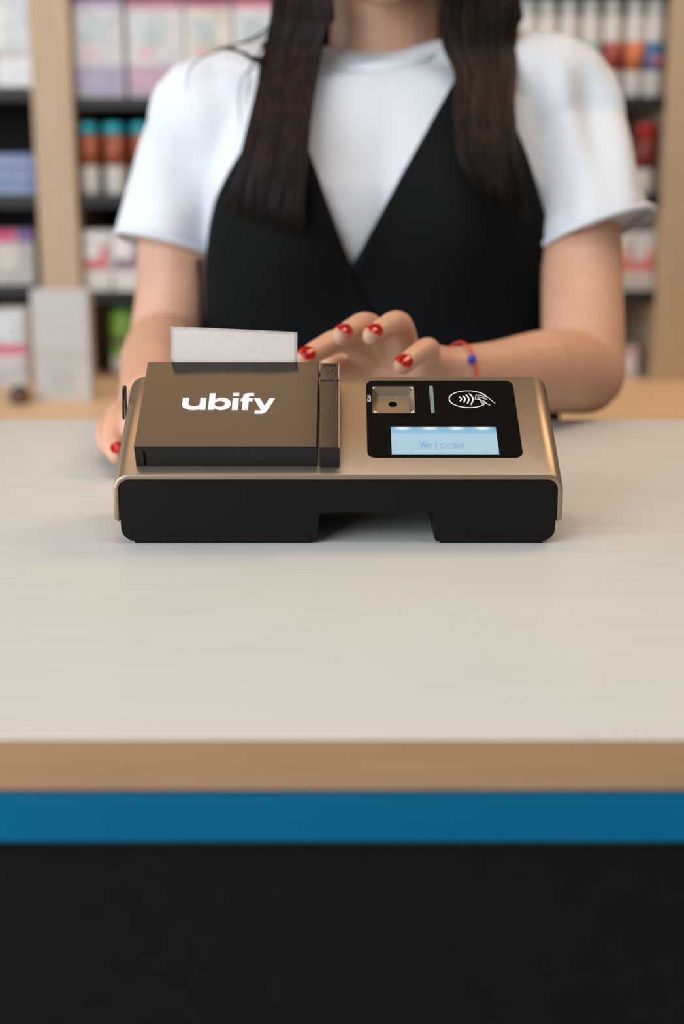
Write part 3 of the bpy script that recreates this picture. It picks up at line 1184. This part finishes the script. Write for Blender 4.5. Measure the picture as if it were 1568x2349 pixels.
vest_root = link('vest', panel_grid([(668, 95), (682, 200), (700, 320), (757, 482), (805, 612), (850, 712), (915, 850), (1010, 1100)],
                                    [(600, 95), (588, 200), (556, 340), (520, 400), (493, 455), (478, 520), (471, 590), (469, 760), (469, 1100)], 95, 1100, OFF + 0.004),
                 'vest_black', person, True)
set_props(vest_root, 'black sleeveless vest with a crossed V neck')
link('vest_overlap_panel', panel_grid([(1090, 95), (1040, 190), (1000, 262), (960, 336), (880, 476), (806, 612), (740, 730), (690, 1100)],
                                      [(1165, 95), (1170, 200), (1178, 290), (1205, 360), (1228, 430), (1247, 500), (1259, 570), (1262, 640), (1258, 790), (1262, 1100)],
                                      95, 1100, OFF), 'vest_black', vest_root, True)
bm = bmesh.new()
G = []
for z in np.linspace(-0.16, 0.27, 30):
    r = torso_ring(z, OFF + 0.003, 96)
    # keep the half from one side over the back to the other
    lo_ = -5 if z < 0.13 else 4 + int(60 * (z - 0.13))
    hi_ = 48 - lo_
    ks = np.linspace(lo_, hi_, 40)
    row = []
    for k in ks:
        k0 = int(math.floor(k))
        p = r[k0 % 96].lerp(r[(k0 + 1) % 96], k - k0)
        row.append(bm.verts.new(p))
    G.append(row)
for a_, b_ in zip(G[:-1], G[1:]):
    for i in range(len(a_) - 1):
        bm.faces.new((a_[i], a_[i + 1], b_[i + 1], b_[i]))
bmesh.ops.recalc_face_normals(bm, faces=bm.faces)
bmesh.ops.solidify(bm, geom=bm.faces[:], thickness=0.0025)
link('vest_back', bm, 'vest_black', vest_root, True)

# trousers and shoes, hidden behind the counter
bm = bmesh.new()
loft(bm, [[Vector((p.x, p.y, p.z)) for p in torso_ring(z, 0.004, 48)] for z in (-0.25, -0.2, -0.16, -0.12)])
for sx in (-1, 1):
    tube(bm, [(XT + 0.085 * sx, YT, ZC - 0.20), (XT + 0.088 * sx, YT - 0.005, ZC - 0.52), (XT + 0.09 * sx, YT + 0.01, 0.05)], [0.088, 0.066, 0.052], 20,
         round_caps=False, smooth_k=4)
link('trousers', remeshed(bm, 0.009, 3), 'trouser_black', person, True)
for sx in (-1, 1):
    bm = bmesh.new()
    tube(bm, [(XT + 0.09 * sx, YT + 0.04, 0.036), (XT + 0.094 * sx, YT - 0.06, 0.038), (XT + 0.10 * sx, YT - 0.15, 0.030)], [0.034, 0.040, 0.028], 16, smooth_k=3)
    for v in bm.verts:
        v.co.z = max(0.001, v.co.z)
    link('shoe', bm, 'shoe_black', person, True)

# hair: strands falling in front of both shoulders, plus the back and the crown
hair_bm = bmesh.new()


def strand(path, w, thick=0.45):
    q = catmull(path, 3)
    N = len(q)
    rings = []
    for i, v in enumerate(q):
        p = Vector(v)
        d = (Vector(q[min(i + 1, N - 1)]) - Vector(q[max(i - 1, 0)])).normalized()
        a = Vector((1, 0.25, 0)) - d * (d.x + 0.25 * d.y)
        a.normalize()
        b = d.cross(a)
        s = i / (N - 1)
        ww = w * (1.0 if s < 0.75 else max(0.12, 1 - (s - 0.75) / 0.25 * 0.9))
        rings.append([p + a * ww, p + b * ww * thick, p - a * ww, p - b * ww * thick])
    loft(hair_bm, rings)


def lock(rows, count, end_fn, layers, wmin=0.0007, wmax=0.0018, wig=0.0011):
    """rows: (py, x_left, x_right) in the frame; strands spread over width and depth"""
    for k in range(count):
        s = random.random()
        s = 0.5 + (s - 0.5) * 0.88 * (1.0 if random.random() < 0.9 else 1.06)
        dep = random.random()
        yend = end_fn(s) + random.gauss(0, 14)
        path = []
        ph = random.uniform(0, 6.28)
        s_drift = random.uniform(-0.05, 0.05)
        # root: from the parting on top of the head down the temple
        sx = -1 if rows[0][1] < 784 else 1
        edge = s if sx < 0 else 1 - s            # 0 = outer, 1 = next to the face
        rx = 0.028 + 0.046 * (1 - edge)
        path.append(HEAD + Vector((sx * 0.006, -0.03 + 0.05 * (1 - edge), 0.122 + 0.004 * dep)))
        path.append(HEAD + Vector((sx * (0.058 + 0.016 * dep), -0.052 + 0.075 * (1 - edge), 0.085)))
        path.append(HEAD + Vector((sx * (0.077 + 0.016 * dep), -0.050 + 0.085 * (1 - edge), 0.02)))
        ys = [r[0] for r in rows]
        ylist = [y_ for y_ in ys if y_ < yend - 15] + [yend]
        for y_ in ylist:
            xl = float(np.interp(y_, ys, [r[1] for r in rows]))
            xr = float(np.interp(y_, ys, [r[2] for r in rows]))
            ss = s + s_drift * (y_ / 500)
            px = xl + (xr - xl) * ss
            p = on_front(px, max(y_, 110), OFF + 0.008)
            f = float(sstep(-60, 330, y_))
            Yq = (1.318 + 0.045 * (1 - edge)) * (1 - f) + p.y * f - 0.004 - dep * layers * (1 - 0.35 * f)
            p = at(px, y_, Yq)
            p = p + Vector((math.sin(ph + y_ * 0.008) * wig, math.cos(ph + y_ * 0.007) * wig * 0.5, 0))
            path.append(p)
        strand(path, random.uniform(wmin, wmax))


L_ROWS = [(0, 622, 768), (60, 612, 758), (110, 602, 744), (200, 585, 728), (300, 562, 713), (400, 538, 706), (470, 519, 701), (540, 520, 700)]
R_ROWS = [(0, 1002, 1200), (60, 1002, 1196), (110, 1010, 1192), (170, 1036, 1190), (250, 1034, 1184), (350, 1044, 1192), (420, 1070, 1205), (500, 1100, 1215)]
lock(L_ROWS, 650, lambda s: 470 + 62 * s, 0.024)
lock(R_ROWS, 650, lambda s: 400 + 90 * s, 0.024)
# loose wisps over the shoulder
for path, w in (([at(640, 40, 1.33), at(590, 82, 1.32), at(530, 104, 1.32), at(470, 114, 1.33)], 0.0009),
                ([at(640, 60, 1.33), at(585, 92, 1.32), at(520, 108, 1.32), at(440, 150, 1.32), at(425, 230, 1.33)], 0.0006),
                ([at(610, 140, 1.30), at(585, 135, 1.30), at(545, 118, 1.31), at(490, 108, 1.33)], 0.0022),
                ([at(612, 150, 1.30), at(580, 138, 1.30), at(540, 112, 1.31), at(505, 108, 1.33)], 0.0020),
                ([at(605, 130, 1.30), at(580, 130, 1.30), at(545, 115, 1.31), at(470, 110, 1.33)], 0.0015),
                ([at(600, 150, 1.30), at(560, 170, 1.30), at(548, 230, 1.30), at(552, 300, 1.29)], 0.0006),
                ([at(615, 90, 1.30), at(575, 150, 1.30), at(570, 190, 1.30), at(560, 260, 1.29)], 0.0006)):
    strand([tuple(p) for p in path], w)
# back of the head: strands over the crown and down the back
for k in range(420):
    a = random.uniform(-0.15, math.pi + 0.15)
    cx, cy = math.cos(a), math.sin(a)
    r1, dep = random.uniform(0.0, 1.0), random.random()
    e = 0.006 + 0.014 * dep
    c0 = HEAD + Vector((0, 0.012, 0.035))
    path = [c0 + Vector((cx * 0.012, cy * 0.02, 0.086 + e)),
            c0 + Vector((cx * (0.052 + e), cy * (0.066 + e), 0.062 + e * 0.6)),
            c0 + Vector((cx * (0.074 + e), cy * (0.092 + e), 0.0)),
            c0 + Vector((cx * (0.076 + e), cy * (0.088 + e), -0.09)),
            c0 + Vector((cx * (0.082 + e), 0.045 + cy * (0.055 + e), -0.18)),
            c0 + Vector((cx * (0.090 + e), 0.085 + cy * (0.035 + e), -0.28 - 0.05 * r1))]
    strand([tuple(p) for p in path], random.uniform(0.0016, 0.0030))
ellipsoid(hair_bm, HEAD + Vector((0, 0.024, 0.047)), (0.079, 0.090, 0.084))
hair = link('hair', hair_bm, 'hair_dark', person, True)
set_props(hair, 'long straight dark brown hair')

# ------------------------------------------------------------------ shelving behind
YS = 2.36                                      # front plane of the shelving
BENCH_Z = ZC - 0.150
bn = empty('back_bench', (0, 2.3, 0))
set_props(bn, 'light wooden back bench below the product shelves', 'bench')
bxo('bench_top', 'bench_wood', bn, -1.6, 1.6, 2.0, 2.72, BENCH_Z - 0.03, BENCH_Z, 0.001)
for k in range(4):
    bxo('bench_door', 'bench_wood', bn, -1.6 + 0.8 * k + 0.003, -0.8 + 0.8 * k - 0.003, 2.02, 2.04, 0.06, BENCH_Z - 0.034, 0.002)
bxo('bench_carcass', 'shelf_black', bn, -1.59, 1.59, 2.045, 2.70, 0.0, BENCH_Z - 0.0305)

unit = empty('shelving_unit', (0, 2.5, BENCH_Z))
set_props(unit, 'wooden shelving unit with dark shelves standing on the back bench', 'shelving')


def zx_at(px, py, Y=YS):
    p = at(px, py, Y)
    return p.x, p.z


pl0, pl1 = at(80, 350, YS).x, at(171, 350, YS).x
pr0, pr1 = at(1523, 350, YS).x, at(1614, 350, YS).x
for x0, x1 in ((pl0, pl1), (pr0, pr1), (pl0 - 0.63, pl0 - 0.565), (pr1 + 0.565, pr1 + 0.63)):
    bxo('upright', 'shelf_wood', unit, x0, x1, YS, 2.66, BENCH_Z, 2.30, 0.001)
bxo('back_panel', 'shelf_back', unit, pl0 - 0.6, pr1 + 0.6, 2.662, 2.68, BENCH_Z, 2.30)
SHELF_Z = [at(784, y, YS + 0.02).z for y in (222, 446, 667)]
SHELF_Z = [SHELF_Z[0] + 0.17] + SHELF_Z
LEFT_Z = [at(784, y, YS + 0.02).z for y in (200, 446, 652)]
for z in SHELF_Z + [SHELF_Z[0] + 0.17]:
    bxo('shelf_board', 'shelf_black', unit, pl1 + 0.001, pr0 - 0.001, YS + 0.012, 2.66, z - 0.020, z, 0.001)
    bxo('shelf_board', 'shelf_black', unit, pr1 + 0.001, pr1 + 0.564, YS + 0.012, 2.66, z - 0.020, z, 0.001)
for z in LEFT_Z + [LEFT_Z[0] + 0.17, LEFT_Z[0] + 0.34]:
    bxo('shelf_board', 'shelf_black', unit, pl0 - 0.564, pl0 - 0.001, YS + 0.012, 2.66, z - 0.022, z, 0.001)

# products: packs, cans, bottles, all separate things
PCOL = {}


def pc(rgb, rough=0.45, vary=0.10, scale=70):
    k = (rgb, rough, vary, scale)
    if k not in PCOL:
        PCOL[k] = 'print_%d' % len(PCOL)
        mat(PCOL[k], tuple(int(v * 0.92) for v in rgb), rough, vary=vary, scale=scale)
    return PCOL[k]


def pack(name, label, cat, group, x0, x1, z0, h, bands, y0, depth=0.06, body=(214, 214, 216)):
    """flat carton with printed bands: (from, to, colour) as shares of the height; optional x share"""
    if y0 > YS:                                # keep clear of the uprights
        if x0 < pl0 < x1 and (x0 + x1) / 2 < pl0:
            x1 = pl0 - 0.0015
        elif x0 < pl1 < x1:
            x0 = pl1 + 0.0015
        elif x0 < pr0 < x1:
            x1 = pr0 - 0.0015
    o = bxo(name, pc(body), None, x0, x1, y0, y0 + depth, z0, z0 + h, 0.0012)
    set_props(o, label, cat, group)
    for q_, bnd in enumerate(bands):
        a, b, c = bnd[:3]
        u0, u1 = bnd[3:5] if len(bnd) > 3 else (0, 1)
        W = x1 - x0
        bxo('print_band', pc(c, 0.45, 0.18, 45), o, x0 + W * u0 + 0.0012, x0 + W * u1 - 0.0012, y0 - 0.0005 - 0.0003 * q_, y0 + 0.0006, z0 + h * a, z0 + h * b)
    return o


def lathe(bm, cx, cy, prof, n=28):
    loft(bm, [[Vector((cx + r * math.cos(t), cy + r * math.sin(t), z)) for t in [math.tau * k / n for k in range(n)]] for r, z in prof])


def bottle(name, label, cat, group, cx, cy, z0, segs, part_names, r=None):
    """turned container: segs = list of (list of (r, z), colour); first one is the body"""
    bm = bmesh.new()
    lathe(bm, cx, cy, [(a, z0 + b) for a, b in segs[0][0]])
    o = link(name, bm, pc(segs[0][1]), None, True)
    set_props(o, label, cat, group)
    for (prof, c), nm in zip(segs[1:], part_names):
        bm = bmesh.new()
        lathe(bm, cx, cy, [(a, z0 + b) for a, b in prof])
        link(nm, bm, pc(c, 0.4, 0.15, 60), o, True)
    return o


YP = YS + 0.022
k1 = 1 / (FPX / ((YP) * _c + 0.0))             # metres per pixel, roughly, at the products


def X(px, Y=YP, py=350):
    return at(px, py, Y).x


def Zp(py, Y=YP):
    return at(784, py, Y).z


# top shelf beside the upright: four tall tobacco packs
zt = SHELF_Z[1]
TOP = [(166, 291, (196, 170, 200), (170, 160, 190), (206, 206, 210), 'tall pack with a lilac top and grey-mauve foot next to the wooden upright'),
       (300, 428, (206, 128, 144), (190, 160, 184), (208, 206, 210), 'tall pack with a red top and mauve-pink foot, second from the upright'),
       (431, 536, (200, 110, 140), (186, 160, 186), (214, 208, 196), 'tall pack with a pink and purple top above the shoulder wisps'),
       (540, 650, (222, 130, 146), (190, 170, 186), (216, 218, 222), 'tall pale pack with a coral top half hidden by the hair')]
for a, b, c1, c2, c3, lb in TOP:
    pack('tobacco_pack', lb, 'pack', 'tall packs on the upper shelf', X(a), X(b), zt, 0.150,
         [(0.90, 1.0, c1), (0.34, 0.90, c3, 0.08, 0.92), (0.03, 0.32, c2), (0.55, 0.80, (186, 200, 204), 0.15, 0.7), (0.40, 0.50, (216, 184, 186), 0.2, 0.45)], YP)
# teal-capped cans
zt = SHELF_Z[2]
for k, (a, b, lb) in enumerate(((174, 221, 'brown can with a teal lid next to the wooden upright'), (236, 286, 'brown can with a teal lid, middle of three'),
                                (299, 345, 'brown can with a teal lid closest to the white sleeve'))):
    cx = (X(a) + X(b)) / 2
    r = (X(b) - X(a)) / 2
    cx = max(cx, pl1 + r * 1.04 + 0.001)
    bottle('drink_can', lb, 'can', 'teal-lidded cans', cx, YP + r, zt,
           [([(r * 0.95, 0.0), (r, 0.004), (r, 0.044), (r, 0.092), (r * 0.97, 0.094)], (206, 206, 200)),
            ([(r * 1.012, 0.045), (r * 1.012, 0.093)], (160, 84, 56)),
            ([(r * 1.03, 0.094), (r * 1.03, 0.110), (r * 0.98, 0.113), (r * 0.5, 0.114)], (24, 160, 178))], ('label_wrap', 'lid'))
# white packs with red print
zt = SHELF_Z[3]
for a, b, c, lb in ((170, 244, (210, 96, 104), 'white cigarette carton with a red mark next to the wooden upright'),
                    (247, 326, (120, 96, 112), 'white cigarette carton with a dark mark behind the arm')):
    pack('cigarette_carton', lb, 'carton', 'white cartons on the lower shelf', X(a), X(b), zt, 0.098,
         [(0.36, 0.52, c, 0.05, 0.95), (0.44, 0.75, c, 0.62, 0.92), (0.0, 0.30, (220, 218, 212)), (0.55, 0.95, (226, 226, 228), 0.08, 0.55)], YP)
# green bottle on the bench
gx = X(275, 2.42)
bottle('green_bottle', 'green bottle with a white foot on the bench beside the arm', 'bottle', None, gx, 2.43, BENCH_Z,
       [([(0.026, 0), (0.028, 0.004), (0.028, 0.09), (0.026, 0.108), (0.020, 0.114)], (136, 186, 70)),
        ([(0.0284, 0.004), (0.0284, 0.036)], (214, 212, 208)),
        ([(0.0284, 0.056), (0.0284, 0.068)], (112, 100, 96)),
        ([(0.024, 0.110), (0.024, 0.122), (0.018, 0.124)], (70, 140, 70))], ('foot_wrap', 'label_wrap', 'cap'))
# white display box in front of the upright
bx0, bx1 = X(52, 2.16), X(186, 2.16)
d = bxo('display_box', pc((206, 205, 204), 0.7, 0.02), None, bx0, bx1, 2.16, 2.20, BENCH_Z, at(784, 665, 2.16).z, 0.0015)
set_props(d, 'plain white box standing on the bench in front of the wooden upright', 'box')
hz_ = at(784, 665, 2.16).z - BENCH_Z
bxo('print_band', pc((198, 195, 192), 0.7, 0.04), d, bx0 + 0.004, bx1 - 0.004, 2.1594, 2.161, BENCH_Z + hz_ * 0.38, BENCH_Z + hz_ * 0.46)
for q in range(6):
    bxo('print_line', pc((188, 188, 188), 0.7, 0.04), d, bx0 + 0.022, bx1 - 0.024, 2.1594, 2.161, BENCH_Z + hz_ * (0.10 + 0.042 * q),
        BENCH_Z + hz_ * (0.115 + 0.042 * q))

# left bay
zt = LEFT_Z[0]
for a, b, lb in ((-60, 0, 'white carton at the picture edge on the top left shelf'), (2, 84, 'white carton beside the wooden upright on the top left shelf')):
    pack('white_carton', lb, 'carton', 'white cartons in the left bay', X(a), X(b), zt, 0.150,
         [(0.02, 0.30, (226, 228, 232)), (0.30, 0.36, (190, 186, 186)), (0.38, 0.98, (206, 214, 220), 0.5, 0.95), (0.38, 0.98, (214, 220, 218), 0.05, 0.48)], YP,
         body=(220, 222, 226))
zt = LEFT_Z[1]
for k in range(3):
    pack('blue_box', ('lowest', 'middle', 'topmost')[k] + ' of three blue patterned boxes stacked left of the upright', 'box', 'stacked blue boxes', X(-50), X(80), zt + k * 0.0218, 0.0214,
         [(0.10, 0.45, (150, 170, 204), 0.05, 0.95), (0.55, 0.85, (120, 140, 190), 0.15, 0.85)], YP, body=(84, 106, 156))
zt = LEFT_Z[2]
pack('magenta_pack', 'grey pack with a magenta and purple top left of the upright', 'pack', None, X(-40), X(66), zt, 0.088,
     [(0.78, 1.0, (200, 50, 110), 0, 0.62), (0.78, 1.0, (110, 70, 140), 0.62, 1.0), (0.0, 0.2, (190, 186, 184)), (0.25, 0.75, (206, 202, 192), 0.2, 0.7)], YP, body=(176, 172, 170))
pack('pink_banded_pack', 'white pack with a pink band on the bench at the left edge', 'pack', None, X(-40, 2.3), X(36, 2.3), BENCH_Z, 0.125,
     [(0.42, 0.56, (214, 110, 140)), (0.58, 0.96, (206, 216, 222)), (0.03, 0.36, (196, 196, 202))], 2.30)
bm = bmesh.new()
cx = X(14, 2.14)
lathe(bm, cx, 2.14, [(0.012, BENCH_Z), (0.016, BENCH_Z + 0.003), (0.016, BENCH_Z + 0.018), (0.010, BENCH_Z + 0.026), (0.004, BENCH_Z + 0.028)])
kb = link('dark_jar', bm, pc((64, 48, 40)), None, True)
set_props(kb, 'small dark jar on the bench beside the white box', 'jar')
bm = bmesh.new()
lathe(bm, cx, 2.14, [(0.0166, BENCH_Z + 0.006), (0.0166, BENCH_Z + 0.014)])
link('label_wrap', bm, pc((120, 84, 60)), kb, True)

# right side: seven slim bottles on the upper shelf
zt = SHELF_Z[1]
RB = [(1205, (206, 206, 206), 'slim white bottle half hidden by the hair'), (1250, (206, 206, 208), 'slim white bottle just beside the hair'),
      (1298, (196, 204, 206), 'slim white bottle above the shoulder'), (1347, (120, 176, 180), 'slim white bottle with a teal label'),
      (1396, (150, 60, 60), 'slim white bottle with a maroon label'), (1447, (206, 116, 74), 'slim white bottle with an orange label'),
      (1502, (50, 110, 160), 'slim white bottle with a blue label beside the upright')]
for px, c, lb in RB:
    r = 0.0165
    cx = min(X(px), pr0 - r * 1.03 - 0.001)
    o = bottle('slim_bottle', lb, 'bottle', 'slim bottles on the upper right shelf', cx, YP + r, zt,
               [([(r * 0.92, 0), (r, 0.003), (r, 0.118), (r * 0.9, 0.126)], (212, 210, 208)),
                ([(r * 1.015, 0.040), (r * 1.015, 0.084)], c),
                ([(r * 0.86, 0.126), (r * 0.86, 0.148), (r * 0.78, 0.154), (r * 0.4, 0.155)], (216, 218, 214))], ('label_wrap', 'cap'))
    if px == 1502:
        bm = bmesh.new()
        lathe(bm, cx + 0.002, YP + r - 0.001, [(r, zt + 0.050), (r, zt + 0.062)])
        link('label_mark', bm, pc((210, 110, 130)), o, True)
zt = SHELF_Z[2]
cx = X(1484)
r = 0.0165
bottle('red_can', 'dark red can with a bright red lid beside the sleeve', 'can', None, cx, YP + r, zt,
       [([(r * 0.95, 0.0), (r, 0.004), (r, 0.044), (r, 0.09), (r * 0.97, 0.092)], (206, 204, 202)),
        ([(r * 1.012, 0.040), (r * 1.012, 0.092)], (120, 40, 34)),
        ([(r * 1.03, 0.092), (r * 1.03, 0.108), (r * 0.98, 0.111), (r * 0.5, 0.112)], (176, 24, 32))], ('label_wrap', 'lid'))
zt = SHELF_Z[3]
for a, b, lb in ((1408, 1461, 'white carton with a red stripe close to the bare arm'), (1463, 1521, 'white carton with a red stripe beside the right upright')):
    pack('striped_carton', lb, 'carton', 'red-striped cartons on the lower right shelf', X(a), X(b), zt, 0.096,
         [(0.34, 0.50, (216, 110, 104)), (0.02, 0.30, (206, 200, 192)), (0.55, 0.95, (216, 214, 212), 0.1, 0.9), (0.5, 0.72, (224, 150, 140), 0.55, 0.95)], YP)
pack('pink_pack', 'small white and pink pack on the bench by the elbow', 'pack', None, X(1428, 2.40), X(1488, 2.40), BENCH_Z, 0.052,
     [(0.7, 0.95, (220, 170, 176)), (0.05, 0.6, (222, 214, 212), 0.1, 0.9)], 2.40)

# rows going on behind the person
ORD = ('first', 'second', 'third', 'fourth', 'fifth', 'sixth', 'seventh', 'eighth')
for q in range(4):
    px = 668 + 128 * q
    pack('tobacco_pack', ORD[q] + ' of four mauve-footed packs behind the hair, counted from the lilac pack', 'pack', 'tall packs behind the person', X(px), X(px + 118), SHELF_Z[1], 0.150,
         [(0.90, 1.0, (206, 130, 150)), (0.34, 0.90, (208, 206, 210), 0.08, 0.92), (0.03, 0.32, (186, 164, 188))], YP)
for q in range(6):
    px = 365 + 62 * q
    cx = X(px + 24)
    r = 0.0168
    bottle('drink_can', ORD[q] + ' of six teal-lidded cans behind the sleeve and hair', 'can', 'teal-lidded cans behind the person', cx, YP + r, SHELF_Z[2],
           [([(r * 0.95, 0.0), (r, 0.004), (r, 0.044), (r, 0.092), (r * 0.97, 0.094)], (206, 206, 200)),
            ([(r * 1.012, 0.045), (r * 1.012, 0.093)], (160, 84, 56)),
            ([(r * 1.03, 0.094), (r * 1.03, 0.110), (r * 0.98, 0.113), (r * 0.5, 0.114)], (24, 160, 178))], ('label_wrap', 'lid'))
for q in range(8):
    px = 334 + 84 * q
    pack('cigarette_carton', ORD[q] + ' of eight white red-marked cartons behind the arm and vest', 'carton', 'white cartons behind the person', X(px), X(px + 78), SHELF_Z[3], 0.098,
         [(0.36, 0.52, (210, 96, 104), 0.05, 0.95), (0.0, 0.30, (220, 218, 212)), (0.55, 0.95, (226, 226, 228), 0.08, 0.55)], YP)
